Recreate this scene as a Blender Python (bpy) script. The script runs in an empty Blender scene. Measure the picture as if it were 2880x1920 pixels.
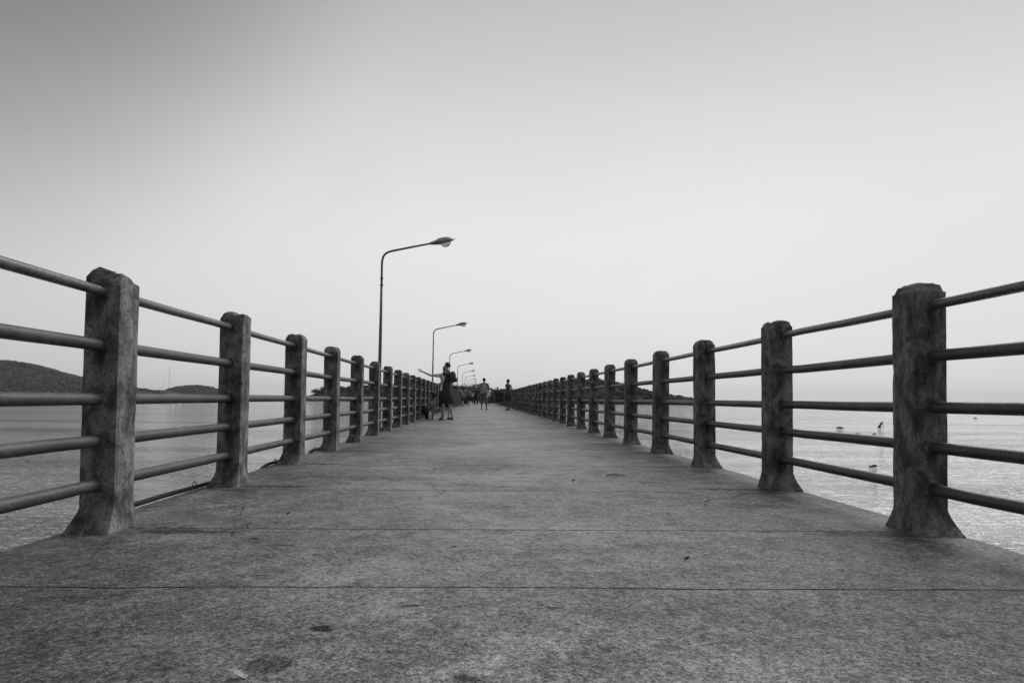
import bpy, bmesh, math, random
from mathutils import Vector, Matrix, noise
R = math.radians
scene = bpy.context.scene
COL = scene.collection

# ------------------------------------------------------------------ camera
cam_d = bpy.data.cameras.new("camera"); cam = bpy.data.objects.new("camera", cam_d); COL.objects.link(cam)
cam_d.sensor_width = 36; cam_d.lens = 22.25; cam_d.clip_start = 0.05; cam_d.clip_end = 30000
cam_d.shift_x = 0.0160; cam_d.shift_y = 0.0333
yaw, pit, rol = R(1.4326), R(2.0869), R(0.6067)
Fv = Vector((math.sin(yaw)*math.cos(pit), math.cos(yaw)*math.cos(pit), math.sin(pit)))
Rv = Vector((math.cos(yaw), -math.sin(yaw), 0)); Uv = Rv.cross(Fv)
R2 = Rv*math.cos(rol) + Uv*math.sin(rol); U2 = -Rv*math.sin(rol) + Uv*math.cos(rol)
M = Matrix((R2, U2, -Fv)).transposed().to_4x4(); M.translation = Vector((0, 0, 0.64))
cam.matrix_world = M
scene.camera = cam

# ------------------------------------------------------------------ sky and sun (black and white evening, bright to the front right)
SUN_EL, SUN_AZ = R(47), R(45)            # azimuth from +Y towards +X
world = bpy.data.worlds.new("World"); scene.world = world; world.use_nodes = True
wn, wl = world.node_tree.nodes, world.node_tree.links
for n in list(wn): wn.remove(n)
wout = wn.new("ShaderNodeOutputWorld"); wbg = wn.new("ShaderNodeBackground")
sky = wn.new("ShaderNodeTexSky"); sky.sky_type = 'NISHITA'; sky.sun_disc = False
sky.sun_elevation = SUN_EL; sky.sun_rotation = SUN_AZ
sky.air_density = 1.0; sky.dust_density = 1.0; sky.ozone_density = 1.0
bw = wn.new("ShaderNodeRGBToBW"); wl.new(sky.outputs[0], bw.inputs[0])
def wmath(op, a, b=None, c=None):
    n = wn.new("ShaderNodeMath"); n.operation = op
    for i, v in enumerate((a, b, c)):
        if v is None: continue
        if isinstance(v, (int, float)): n.inputs[i].default_value = v
        else: wl.new(v, n.inputs[i])
    return n.outputs[0]
tc = wn.new("ShaderNodeTexCoord")
sep = wn.new("ShaderNodeSeparateXYZ"); wl.new(tc.outputs['Generated'], sep.inputs[0])
# even haze veil over the clear-sky model: bright band over the sea ahead, dimmer overhead and behind
dot = wn.new("ShaderNodeVectorMath"); dot.operation = 'DOT_PRODUCT'; wl.new(tc.outputs['Generated'], dot.inputs[0])
gv = Vector((0.33, 1.0, 0.14)).normalized(); dot.inputs[1].default_value = gv
ramp = wn.new("ShaderNodeValToRGB"); wl.new(wmath('MULTIPLY_ADD', dot.outputs['Value'], 0.5, 0.5), ramp.inputs[0])
cr = ramp.color_ramp; cr.interpolation = 'B_SPLINE'
SKY = [(0.0, 0.29), (0.2, 0.30), (0.35, 0.40), (0.5, 0.48), (0.65, 0.60), (0.82, 0.70), (0.93, 0.80), (0.985, 0.84), (1.0, 0.845)]
while len(cr.elements) < len(SKY): cr.elements.new(0.5)
for e, (p_, v) in zip(cr.elements, SKY): e.position = p_; e.color = (v, v, v, 1)
SKYK = 1.0
def wrange(v, a, b, c, d):
    n = wn.new("ShaderNodeMapRange"); n.interpolation_type = 'SMOOTHSTEP'; wl.new(v, n.inputs[0])
    for k_, v_ in (('From Min', a), ('From Max', b), ('To Min', c), ('To Max', d)): n.inputs[k_].default_value = v_
    return n.outputs[0]
elev = wmath('MULTIPLY', wrange(sep.outputs[2], -0.02, 0.2, 0.89, 1.0), wrange(sep.outputs[2], 0.22, 0.75, 1.0, 0.52))
dot2 = wn.new("ShaderNodeVectorMath"); dot2.operation = 'DOT_PRODUCT'; wl.new(tc.outputs['Generated'], dot2.inputs[0])
dot2.inputs[1].default_value = Vector((-0.587, 0.492, 0.643))
corner_dim = wrange(dot2.outputs['Value'], 0.80, 0.999, 1.0, 0.40)      # vignette-like corner darkening put into the sky, high on the left
cn = wn.new("ShaderNodeTexNoise"); cn.inputs['Scale'].default_value = 2.2; cn.inputs['Detail'].default_value = 5; cn.inputs['Distortion'].default_value = 0.6
cm = wn.new("ShaderNodeVectorMath"); cm.operation = 'MULTIPLY'; wl.new(tc.outputs['Generated'], cm.inputs[0]); cm.inputs[1].default_value = (1, 1, 3.2); wl.new(cm.outputs[0], cn.inputs['Vector'])
elev = wmath('MULTIPLY', elev, wrange(cn.outputs['Fac'], 0.3, 0.7, 0.985, 1.015))
veil = wmath('MULTIPLY', wmath('MULTIPLY', ramp.outputs[0], wmath('MULTIPLY', elev, corner_dim)), SKYK / 0.08)
mix = wmath('ADD', wmath('MULTIPLY', bw.outputs[0], 0.025), wmath('MULTIPLY', veil, 0.96))
comb = wn.new("ShaderNodeCombineXYZ")
for i in range(3): wl.new(mix, comb.inputs[i])
wl.new(comb.outputs[0], wbg.inputs[0]); wbg.inputs[1].default_value = 0.08
wl.new(wbg.outputs[0], wout.inputs[0])

sun_d = bpy.data.lights.new("sun", 'SUN'); sun = bpy.data.objects.new("sun", sun_d); COL.objects.link(sun)
sun_d.energy = 2.3; sun_d.angle = R(38); sun_d.color = (1, 1, 1)
sd = Vector((math.sin(SUN_AZ)*math.cos(SUN_EL), math.cos(SUN_AZ)*math.cos(SUN_EL), math.sin(SUN_EL)))
sun.rotation_euler = sd.to_track_quat('Z', 'Y').to_euler()

vs = scene.view_settings
vs.view_transform = 'Standard'; vs.look = 'None'; vs.exposure = 0; vs.gamma = 1; vs.use_curve_mapping = False
scene.cycles.max_bounces = 6; scene.cycles.diffuse_bounces = 3; scene.cycles.glossy_bounces = 3

# ------------------------------------------------------------------ helpers
def new_mat(name):
    m = bpy.data.materials.new(name); m.use_nodes = True
    nt = m.node_tree; b = nt.nodes["Principled BSDF"]
    return m, nt, b
class NT:
    def __init__(s, nt): s.n = nt.nodes; s.l = nt.links
    def put(s, sock, v):
        if isinstance(v, (int, float)): sock.default_value = v
        elif isinstance(v, (tuple, list, Vector)): sock.default_value = v
        else: s.l.new(v, sock)
    def math(s, op, a, b=None, c=None, clamp=False):
        n = s.n.new("ShaderNodeMath"); n.operation = op; n.use_clamp = clamp
        for i, v in enumerate((a, b, c)):
            if v is not None: s.put(n.inputs[i], v)
        return n.outputs[0]
    def vmath(s, op, a, b):
        n = s.n.new("ShaderNodeVectorMath"); n.operation = op
        s.put(n.inputs[0], a); s.put(n.inputs[1], b); return n.outputs[0]
    def coord(s, kind='Object', random_offset=False):
        o = s.n.new("ShaderNodeTexCoord").outputs[kind]
        if random_offset:
            r = s.n.new("ShaderNodeObjectInfo").outputs['Random']
            sc = s.n.new("ShaderNodeVectorMath"); sc.operation = 'SCALE'; sc.inputs[0].default_value = (37., 51., 83.)
            s.l.new(r, sc.inputs['Scale']); o = s.vmath('ADD', o, sc.outputs[0])
        return o
    def noise(s, vec, scale, detail=4, rough=0.55, dist=0.0, stretch=None):
        if stretch: vec = s.vmath('MULTIPLY', vec, stretch)
        n = s.n.new("ShaderNodeTexNoise"); s.put(n.inputs['Vector'], vec)
        n.inputs['Scale'].default_value = scale; n.inputs['Detail'].default_value = detail
        n.inputs['Roughness'].default_value = rough; n.inputs['Distortion'].default_value = dist
        return n.outputs['Fac']
    def remap(s, v, a, b, c=0.0, d=1.0, smooth=True):
        n = s.n.new("ShaderNodeMapRange"); n.interpolation_type = 'SMOOTHSTEP' if smooth else 'LINEAR'
        s.put(n.inputs['Value'], v)
        for k, x in (('From Min', a), ('From Max', b), ('To Min', c), ('To Max', d)): n.inputs[k].default_value = x
        return n.outputs[0]
    def grey(s, v):
        n = s.n.new("ShaderNodeCombineXYZ")
        for i in range(3): s.put(n.inputs[i], v)
        return n.outputs[0]
    def sep(s, v):
        n = s.n.new("ShaderNodeSeparateXYZ"); s.put(n.inputs[0], v); return n.outputs
    def bump(s, h, strength=0.5, dist=0.01, normal=None):
        n = s.n.new("ShaderNodeBump"); s.put(n.inputs['Height'], h); n.inputs['Strength'].default_value = strength
        n.inputs['Distance'].default_value = dist
        if normal is not None: s.l.new(normal, n.inputs['Normal'])
        return n.outputs[0]

def simple_mat(name, v, rough=0.8, spec=0.3, var=0.15, scale=12.0):
    m, nt, b = new_mat(name); t = NT(nt)
    n = t.noise(t.coord('Object', True), scale, 3)
    t.put(b.inputs['Base Color'], t.grey(t.math('MULTIPLY', t.remap(n, 0.3, 0.7, 1-var, 1+var), v)))
    b.inputs['Roughness'].default_value = rough; b.inputs['Specular IOR Level'].default_value = spec
    return m

def mobj(name, me, mat=None, parent=None, loc=None, smooth=False):
    if isinstance(me, bmesh.types.BMesh):
        bm = me; me = bpy.data.meshes.new(name); bm.to_mesh(me); bm.free()
    o = bpy.data.objects.new(name, me); COL.objects.link(o)
    if mat: me.materials.append(mat)
    if parent: o.parent = parent
    if loc is not None: o.location = loc
    if smooth:
        me.polygons.foreach_set("use_smooth", [True]*len(me.polygons))
    return o
def thing(name, label, cat, loc=(0, 0, 0), group=None, rot=0.0):
    o = bpy.data.objects.new(name, None); COL.objects.link(o); o.location = loc; o.rotation_euler = (0, 0, rot)
    o.empty_display_size = 0.2
    return tag(o, label, cat, group)
def tag(o, label=None, cat=None, group=None, kind=None):
    if label: o['label'] = label
    if cat: o['category'] = cat
    if group: o['group'] = group
    if kind: o['kind'] = kind
    return o

def ring_tube(bm, pts, radii, sides=10, cap=True):
    """tube along a polyline; radii float or list (or (a,b) pairs)"""
    pts = [Vector(p) for p in pts]; n = len(pts)
    if not isinstance(radii, (list, tuple)): radii = [radii]*n
    rings = []; up = None
    for i, p in enumerate(pts):
        d = (pts[min(i+1, n-1)] - pts[max(i-1, 0)]).normalized()
        if up is None:
            up = Vector((0, 0, 1)) if abs(d.z) < 0.9 else Vector((0, 1, 0))
        a = d.cross(up).normalized(); b_ = a.cross(d).normalized(); up = b_
        r = radii[i]; ra, rb = (r if isinstance(r, (tuple, list)) else (r, r))
        rings.append([bm.verts.new(p + a*math.cos(t)*ra + b_*math.sin(t)*rb) for t in [2*math.pi*k/sides for k in range(sides)]])
    for i in range(n-1):
        for k in range(sides):
            bm.faces.new((rings[i][k], rings[i][(k+1) % sides], rings[i+1][(k+1) % sides], rings[i+1][k]))
    if cap:
        bm.faces.new(rings[0][::-1]); bm.faces.new(rings[-1])
    return rings
def ellipsoid(bm, c, r, seg=12, rings=8, jitter=0.0, seed=0):
    mat = Matrix.Translation(Vector(c)) @ Matrix.Diagonal((r[0], r[1], r[2], 1))
    res = bmesh.ops.create_uvsphere(bm, u_segments=seg, v_segments=rings, radius=1.0, matrix=mat)
    if jitter:
        for v in res['verts']:
            v.co += (v.co-Vector(c)) * jitter * noise.noise(v.co*3/max(r) + Vector((seed, seed*2, 0)))
    return res['verts']
def box(bm, x0, x1, y0, y1, z0, z1, bevel=0.0):
    r = bmesh.ops.create_cube(bm, size=1.0, matrix=Matrix.Translation(((x0+x1)/2, (y0+y1)/2, (z0+z1)/2)) @ Matrix.Diagonal((x1-x0, y1-y0, z1-z0, 1)))
    if bevel:
        ed = list({e for v in r['verts'] for e in v.link_edges})
        bmesh.ops.bevel(bm, geom=ed, offset=bevel, segments=2, affect='EDGES')

# ------------------------------------------------------------------ materials
def concrete_post_mat():
    m, nt, b = new_mat("weathered_concrete"); t = NT(nt)
    o = t.coord('Object', True); g = t.coord('Object')
    z = t.sep(g)[2]
    streak = t.noise(o, 9, 6, 0.7, 0.8, stretch=(1.8, 1.8, 0.55))
    blotch = t.noise(o, 8, 6, 0.7, 0.5, stretch=(1, 1, 0.8))
    fine = t.noise(o, 120, 3, 0.6)
    v = t.remap(blotch, 0.36, 0.64, 0.065, 0.235)
    v = t.math('MULTIPLY', v, t.remap(streak, 0.35, 0.65, 0.65, 1.25))
    # pale rendered foot with a ragged upper edge
    foot = t.remap(t.math('ADD', z, t.math('MULTIPLY', t.noise(o, 7, 3), 0.03)), 0.135, 0.125)
    v = t.math('ADD', v, t.math('MULTIPLY', foot, t.remap(t.noise(o, 14, 4, 0.6), 0.45, 0.7, 0.0, 0.09)))
    # black algae patches
    alg = t.remap(t.noise(o, 11, 6, 0.7, 1.0), 0.60, 0.68)
    v = t.math('MULTIPLY', v, t.math('SUBTRACT', 1.0, t.math('MULTIPLY', alg, 0.55)))
    v = t.math('MULTIPLY', v, t.remap(fine, 0.3, 0.7, 0.7, 1.3))
    # rust and dirt running down below each pipe, and hairline cracks
    gx = t.sep(g)[0]; wx = t.math('ADD', gx, t.math('MULTIPLY', t.math('SUBTRACT', t.noise(o, 12, 3), 0.5), 0.03))
    nar = t.remap(t.math('ABSOLUTE', wx), 0.045, 0.012); dr = None
    for zr in (1.1256, 0.8707, 0.6202, 0.4236, 0.2214):
        k = t.math('MULTIPLY', t.remap(z, zr-0.20, zr-0.02), t.remap(z, zr+0.05, zr+0.02))
        dr = k if dr is None else t.math('MAXIMUM', dr, k)
    dr = t.math('MULTIPLY', t.math('MULTIPLY', dr, nar), t.remap(t.noise(o, 4, 3), 0.35, 0.6, 0.2, 0.75))
    v = t.math('MULTIPLY', v, t.math('SUBTRACT', 1.0, dr))
    vo = t.n.new("ShaderNodeTexVoronoi"); vo.feature = 'DISTANCE_TO_EDGE'; vo.inputs['Scale'].default_value = 5.0
    t.put(vo.inputs['Vector'], t.vmath('ADD', o, t.vmath('MULTIPLY', t.n.new("ShaderNodeTexNoise").outputs['Color'], (0.05, 0.05, 0.05))))
    ck = t.math('MULTIPLY', t.remap(vo.outputs['Distance'], 0.012, 0.003), t.remap(t.noise(o, 2.6, 3), 0.5, 0.6))
    v = t.math('MULTIPLY', v, t.math('SUBTRACT', 1.0, t.math('MULTIPLY', ck, 0.6)))
    t.put(b.inputs['Base Color'], t.grey(v)); b.inputs['Roughness'].default_value = 0.85
    b.inputs['Specular IOR Level'].default_value = 0.3
    h = t.math('ADD', t.math('MULTIPLY', t.noise(o, 45, 5, 0.65), 0.7), t.math('MULTIPLY', fine, 0.25))
    t.put(b.inputs['Normal'], t.bump(h, 0.6, 0.006))
    return m
def rail_mat(name, base, rough, spec):
    m, nt, b = new_mat(name); t = NT(nt)
    o = t.coord('Object')
    n1 = t.noise(o, 70, 5, 0.7); n2 = t.noise(o, 4, 4, 0.6)
    v = t.math('MULTIPLY', t.remap(n1, 0.35, 0.68, 0.6, 1.5), t.remap(n2, 0.35, 0.65, 0.7*base, 1.25*base))
    t.put(b.inputs['Base Color'], t.grey(v))
    t.put(b.inputs['Roughness'], t.remap(n1, 0.3, 0.7, rough, rough+0.2)); b.inputs['Specular IOR Level'].default_value = spec
    t.put(b.inputs['Normal'], t.bump(n1, 0.35, 0.003))
    return m
M_POST = concrete_post_mat()
M_RAIL = rail_mat("weathered_pipe", 0.055, 0.36, 0.5)
M_TOPRAIL = rail_mat("worn_top_pipe", 0.07, 0.20, 1.0)

def deck_mat():
    m, nt, b = new_mat("pier_concrete"); t = NT(nt)
    o = t.coord('Object'); x, y, z = t.sep(o)[0], t.sep(o)[1], t.sep(o)[2]
    big = t.noise(o, 0.9, 5, 0.6, 0.5); med = t.noise(o, 5, 6, 0.65, 0.5); grain = t.noise(o, 170, 3, 0.7); grain2 = t.noise(o, 45, 4, 0.7)
    v = t.remap(big, 0.32, 0.68, 0.065, 0.125)
    v = t.math('MULTIPLY', v, t.remap(med, 0.33, 0.67, 0.70, 1.28))
    def cells(scale, lo, hi):
        n = t.n.new("ShaderNodeTexVoronoi"); n.inputs['Scale'].default_value = scale; t.put(n.inputs['Vector'], o)
        return t.remap(t.sep(n.outputs['Color'])[0], 0.0, 1.0, lo, hi, smooth=False)
    v = t.math('MULTIPLY', v, cells(230, 0.35, 1.65)); v = t.math('MULTIPLY', v, cells(95, 0.6, 1.4)); v = t.math('MULTIPLY', v, cells(38, 0.85, 1.15))
    v = t.math('MULTIPLY', v, t.remap(t.noise(o, 16, 5, 0.75), 0.36, 0.64, 0.82, 1.18))
    v = t.math('MULTIPLY', v, t.remap(grain2, 0.40, 0.60, 0.8, 1.2))
    # darker margins by the railings: some dirt, mostly vignette darkening painted in
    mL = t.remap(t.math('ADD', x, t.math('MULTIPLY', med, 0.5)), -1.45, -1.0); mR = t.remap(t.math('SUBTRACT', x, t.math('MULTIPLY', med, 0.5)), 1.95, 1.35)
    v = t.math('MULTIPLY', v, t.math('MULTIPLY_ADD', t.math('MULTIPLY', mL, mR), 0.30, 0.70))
    side_falloff = t.remap(t.math('ADD', t.math('ABSOLUTE', t.math('SUBTRACT', x, 0.2)), t.math('MULTIPLY', t.math('SUBTRACT', big, 0.5), 1.2)), 0.35, 1.5, 1.22, 0.68)   # centre lightened, sides dimmed: vignette falloff painted into the concrete
    v = t.math('MULTIPLY', v, side_falloff)
    crust = t.math('MULTIPLY', t.remap(t.noise(o, 13, 5, 0.7, 1.0, stretch=(1.0, 0.5, 1)), 0.56, 0.66), t.math('SUBTRACT', 1.0, t.remap(x, 2.2, 1.95)))
    v = t.math('MULTIPLY_ADD', crust, 0.03, v)
    # small dark specks and scattered stains
    sp = t.remap(t.noise(o, 16, 3, 0.5, stretch=(0.8, 1, 1)), 0.70, 0.74)
    v = t.math('MULTIPLY', v, t.math('MULTIPLY_ADD', sp, -0.6, 1.0))
    st = t.remap(t.noise(o, 3.2, 4, 0.6, 0.3, stretch=(0.7, 1.3, 1)), 0.62, 0.70)
    v = t.math('MULTIPLY', v, t.math('MULTIPLY_ADD', st, -0.28, 1.0))
    # individual stains, plus contact shade painted as smears by the post feet
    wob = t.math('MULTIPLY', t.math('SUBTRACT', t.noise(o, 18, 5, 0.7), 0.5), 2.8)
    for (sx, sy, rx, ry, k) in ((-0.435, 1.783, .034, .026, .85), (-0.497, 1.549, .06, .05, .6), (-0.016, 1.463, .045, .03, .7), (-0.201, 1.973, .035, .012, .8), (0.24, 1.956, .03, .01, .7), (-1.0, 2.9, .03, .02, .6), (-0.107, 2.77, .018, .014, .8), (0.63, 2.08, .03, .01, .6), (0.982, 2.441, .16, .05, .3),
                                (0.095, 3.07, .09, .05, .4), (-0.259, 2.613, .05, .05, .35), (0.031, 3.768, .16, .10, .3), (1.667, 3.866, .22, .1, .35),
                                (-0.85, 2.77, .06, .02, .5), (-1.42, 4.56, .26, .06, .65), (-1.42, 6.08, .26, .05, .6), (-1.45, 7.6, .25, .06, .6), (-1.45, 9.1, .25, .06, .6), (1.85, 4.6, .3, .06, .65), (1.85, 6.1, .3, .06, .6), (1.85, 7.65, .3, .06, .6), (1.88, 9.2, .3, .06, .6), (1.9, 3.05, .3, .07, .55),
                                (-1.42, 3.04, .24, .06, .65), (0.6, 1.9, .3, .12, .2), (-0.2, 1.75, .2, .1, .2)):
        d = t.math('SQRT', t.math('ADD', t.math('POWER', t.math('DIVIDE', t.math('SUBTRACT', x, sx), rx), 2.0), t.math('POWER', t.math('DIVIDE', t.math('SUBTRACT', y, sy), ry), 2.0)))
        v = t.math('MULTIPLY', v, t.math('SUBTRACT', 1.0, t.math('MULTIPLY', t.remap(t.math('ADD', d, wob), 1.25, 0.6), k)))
    # surface cracks: broken dark scratches across the deck in a few bays
    def bandmask(y0, y1, x0, x1):
        a = t.math('MULTIPLY', t.remap(y, y0-.15, y0+.1), t.remap(y, y1+.15, y1-.1))
        return t.math('MULTIPLY', a, t.math('MULTIPLY', t.remap(x, x0-.4, x0), t.remap(x, x1+.4, x1)))
    scr = t.remap(t.noise(o, 7, 6, 0.75, 1.2, stretch=(0.5, 2.4, 1)), 0.57, 0.61)
    bm_ = t.math('MAXIMUM', bandmask(4.85, 5.2, -1.1, -0.5), t.math('MAXIMUM', bandmask(6.7, 7.1, -1.0, -.2), t.math('MAXIMUM', bandmask(5.3, 6.3, 0.0, 0.3), bandmask(4.6, 4.8, -.4, .1))))
    v = t.math('MULTIPLY', v, t.math('SUBTRACT', 1.0, t.math('MULTIPLY', t.math('MULTIPLY', scr, bm_), 0.9)))
    vc = t.n.new("ShaderNodeTexVoronoi"); vc.feature = 'DISTANCE_TO_EDGE'; vc.inputs['Scale'].default_value = 0.55
    wv = t.n.new("ShaderNodeTexNoise"); wv.inputs['Scale'].default_value = 4.0; wv.inputs['Detail'].default_value = 6; t.put(wv.inputs['Vector'], o)
    t.put(vc.inputs['Vector'], t.vmath('ADD', o, t.vmath('MULTIPLY', wv.outputs['Color'], (0.35, 0.35, 0.0))))
    lc = t.math('MULTIPLY', t.remap(vc.outputs['Distance'], 0.0040, 0.0012), t.remap(t.noise(o, 0.8, 3), 0.50, 0.56))
    v = t.math('MULTIPLY', v, t.math('SUBTRACT', 1.0, t.math('MULTIPLY', lc, 0.7)))
    pt = t.remap(t.noise(o, 0.55, 5, 0.65, 0.8, stretch=(1, 1.6, 1)), 0.50, 0.56)
    v = t.math('MULTIPLY', v, t.math('MULTIPLY_ADD', pt, 0.22, 0.92))
    # construction joints
    jw = t.math('ADD', y, t.math('MULTIPLY', t.math('SUBTRACT', t.noise(o, 2.0, 4, 0.6, stretch=(1, 0, 0)), 0.5), 0.05))
    joints = None
    for jy, hw in ((2.165, .007), (3.117, .0085), (4.415, .009), (4.967, .006), (6.1, .010), (7.6, .011), (9.15, .012), (10.7, .012), (12.2, .006), (15.3, .008), (18.3, .008)):
        k = t.remap(t.math('ABSOLUTE', t.math('SUBTRACT', jw, jy)), hw, hw*0.5)
        joints = k if joints is None else t.math('MAXIMUM', joints, k)
    jn = t.math('MULTIPLY', joints, t.remap(t.noise(o, 5, 5, 0.7), 0.3, 0.55, 0.45, 1.0))
    v = t.math('MULTIPLY', v, t.math('SUBTRACT', 1.0, t.math('MULTIPLY', jn, 0.9)))
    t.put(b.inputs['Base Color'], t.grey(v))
    t.put(b.inputs['Roughness'], t.remap(med, 0.3, 0.7, 0.48, 0.60)); b.inputs['IOR'].default_value = 1.5; b.inputs['Sheen Roughness'].default_value = 0.3
    t.put(b.inputs['Specular IOR Level'], t.math('MULTIPLY', v, 3.5, clamp=True)); t.put(b.inputs['Sheen Weight'], t.math('MULTIPLY', v, 8.0, clamp=True))
    h = t.math('ADD', t.math('MULTIPLY', grain, 0.35), t.math('MULTIPLY', grain2, 0.5))
    h = t.math('ADD', h, t.math('MULTIPLY', med, 2.0)); h = t.math('SUBTRACT', h, t.math('MULTIPLY', jn, 2.5))
    t.put(b.inputs['Normal'], t.bump(h, 0.8, 0.006))
    return m

def water_mat():
    m, nt, b = new_mat("sea_water"); t = NT(nt)
    o = t.coord('Object')
    w1 = t.noise(o, 3.4, 3, 0.6, 0.7, stretch=(0.60, 1.0, 1))
    w2 = t.noise(o, 1.0, 3, 0.55, 0.4, stretch=(0.45, 1.1, 1))
    w3 = t.noise(o, 0.09, 4, 0.6, 0.2, stretch=(0.16, 1.5, 1))
    c1 = t.math('SUBTRACT', 1.0, t.math('ABSOLUTE', t.math('MULTIPLY_ADD', w1, 4.0, -2.0)))      # short crests
    h = t.math('ADD', t.math('MULTIPLY', c1, 0.036), t.math('MULTIPLY', w2, 0.16))
    amp = t.remap(w3, 0.42, 0.62, 0.6, 1.3)
    h = t.math('MULTIPLY', h, amp)
    t.put(b.inputs['Base Color'], t.grey(t.remap(w3, 0.4, 0.65, 0.30, 0.20)))
    b.inputs['Roughness'].default_value = 0.06; b.inputs['IOR'].default_value = 1.42; b.inputs['Specular IOR Level'].default_value = 1.0
    t.put(b.inputs['Normal'], t.bump(h, 1.0, 2.2))
    return m

# ------------------------------------------------------------------ sea
WZ = -2.26
bm = bmesh.new()
xs = [-7500, -3000, -600, -150, -40, 0, 40, 150, 600, 3000, 7500]; ys = [-400, -60, 0, 40, 120, 400, 1500, 4000, 6500]
gv_ = [[bm.verts.new((x, y, 0)) for x in xs] for y in ys]
for i in range(len(ys)-1):
    for j in range(len(xs)-1): bm.faces.new((gv_[i][j], gv_[i][j+1], gv_[i+1][j+1], gv_[i+1][j]))
tag(mobj("water", bm, water_mat(), loc=(0, 0, WZ)), kind='structure', label="grey rippled sea reaching the horizon on both sides of the pier")

# ------------------------------------------------------------------ pier deck
DX0, DX1, PIER_END = -1.95, 2.36, 152.0
ys = []; y = -4.0
while y < PIER_END:
    ys.append(y); y += 0.08 if y < 9 else (0.3 if y < 30 else 2.0)
ys.append(PIER_END)
xn = [DX0 + (DX1-DX0)*k/36 for k in range(37)]
bm = bmesh.new(); rows = []
for yy in ys:
    eL = 0.010*noise.noise(Vector((0, yy*2.2, 3))) + 0.006*noise.noise(Vector((0, yy*11, 3)))
    eR = 0.014*noise.noise(Vector((5, yy*2.0, 1))) + 0.008*noise.noise(Vector((9, yy*12, 1)))
    row = []
    for k, xx in enumerate(xn):
        x2 = xx + (eL if k == 0 else 0) + (eR if k == 36 else 0)
        zz = 0.006*noise.noise(Vector((xx*0.8, yy*0.8, 0)))
        if k in (0, 36): zz -= 0.008 + 0.006*abs(noise.noise(Vector((k, yy*6, 0))))
        row.append(bm.verts.new((x2, yy, zz)))
    lo = [bm.verts.new((DX0-0.005, yy, -0.16)), bm.verts.new((DX0+0.25, yy, -0.20)), bm.verts.new((DX1-0.25, yy, -0.20)), bm.verts.new((DX1+0.005, yy, -0.16))]
    rows.append(row + lo[::-1])
for a, c in zip(rows, rows[1:]):
    n = len(a)
    for k in range(n): bm.faces.new((a[k], a[(k+1) % n], c[(k+1) % n], c[k]))
bm.faces.new(rows[0][::-1]); bm.faces.new(rows[-1])
M_DECK = deck_mat()
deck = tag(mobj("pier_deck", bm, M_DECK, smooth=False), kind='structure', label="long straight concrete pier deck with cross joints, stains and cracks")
M_PILE = simple_mat("pile_concrete", 0.15, 0.9)
def pile_mesh():
    bm = bmesh.new(); ring_tube(bm, [(0, 0, -3.6), (0, 0, -0.42)], 0.17, 12)
    me = bpy.data.meshes.new("pile"); bm.to_mesh(me); bm.free(); me.materials.append(M_PILE); return me
pm = pile_mesh()
bm = bmesh.new(); box(bm, -1.8, 2.2, -0.16, 0.16, -0.45, -0.19, 0.02); beam_me = bpy.data.meshes.new("cross_beam"); bm.to_mesh(beam_me); bm.free(); beam_me.materials.append(M_PILE)
for k in range(12):
    yy = 1.0 + 6.09*k
    o = bpy.data.objects.new("cross_beam", beam_me); COL.objects.link(o); o.parent = deck; o.location = (0, yy, 0)
    for xx in (-1.5, 1.9):
        o = bpy.data.objects.new("pile", pm); COL.objects.link(o); o.parent = deck; o.location = (xx, yy, 0)

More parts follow.
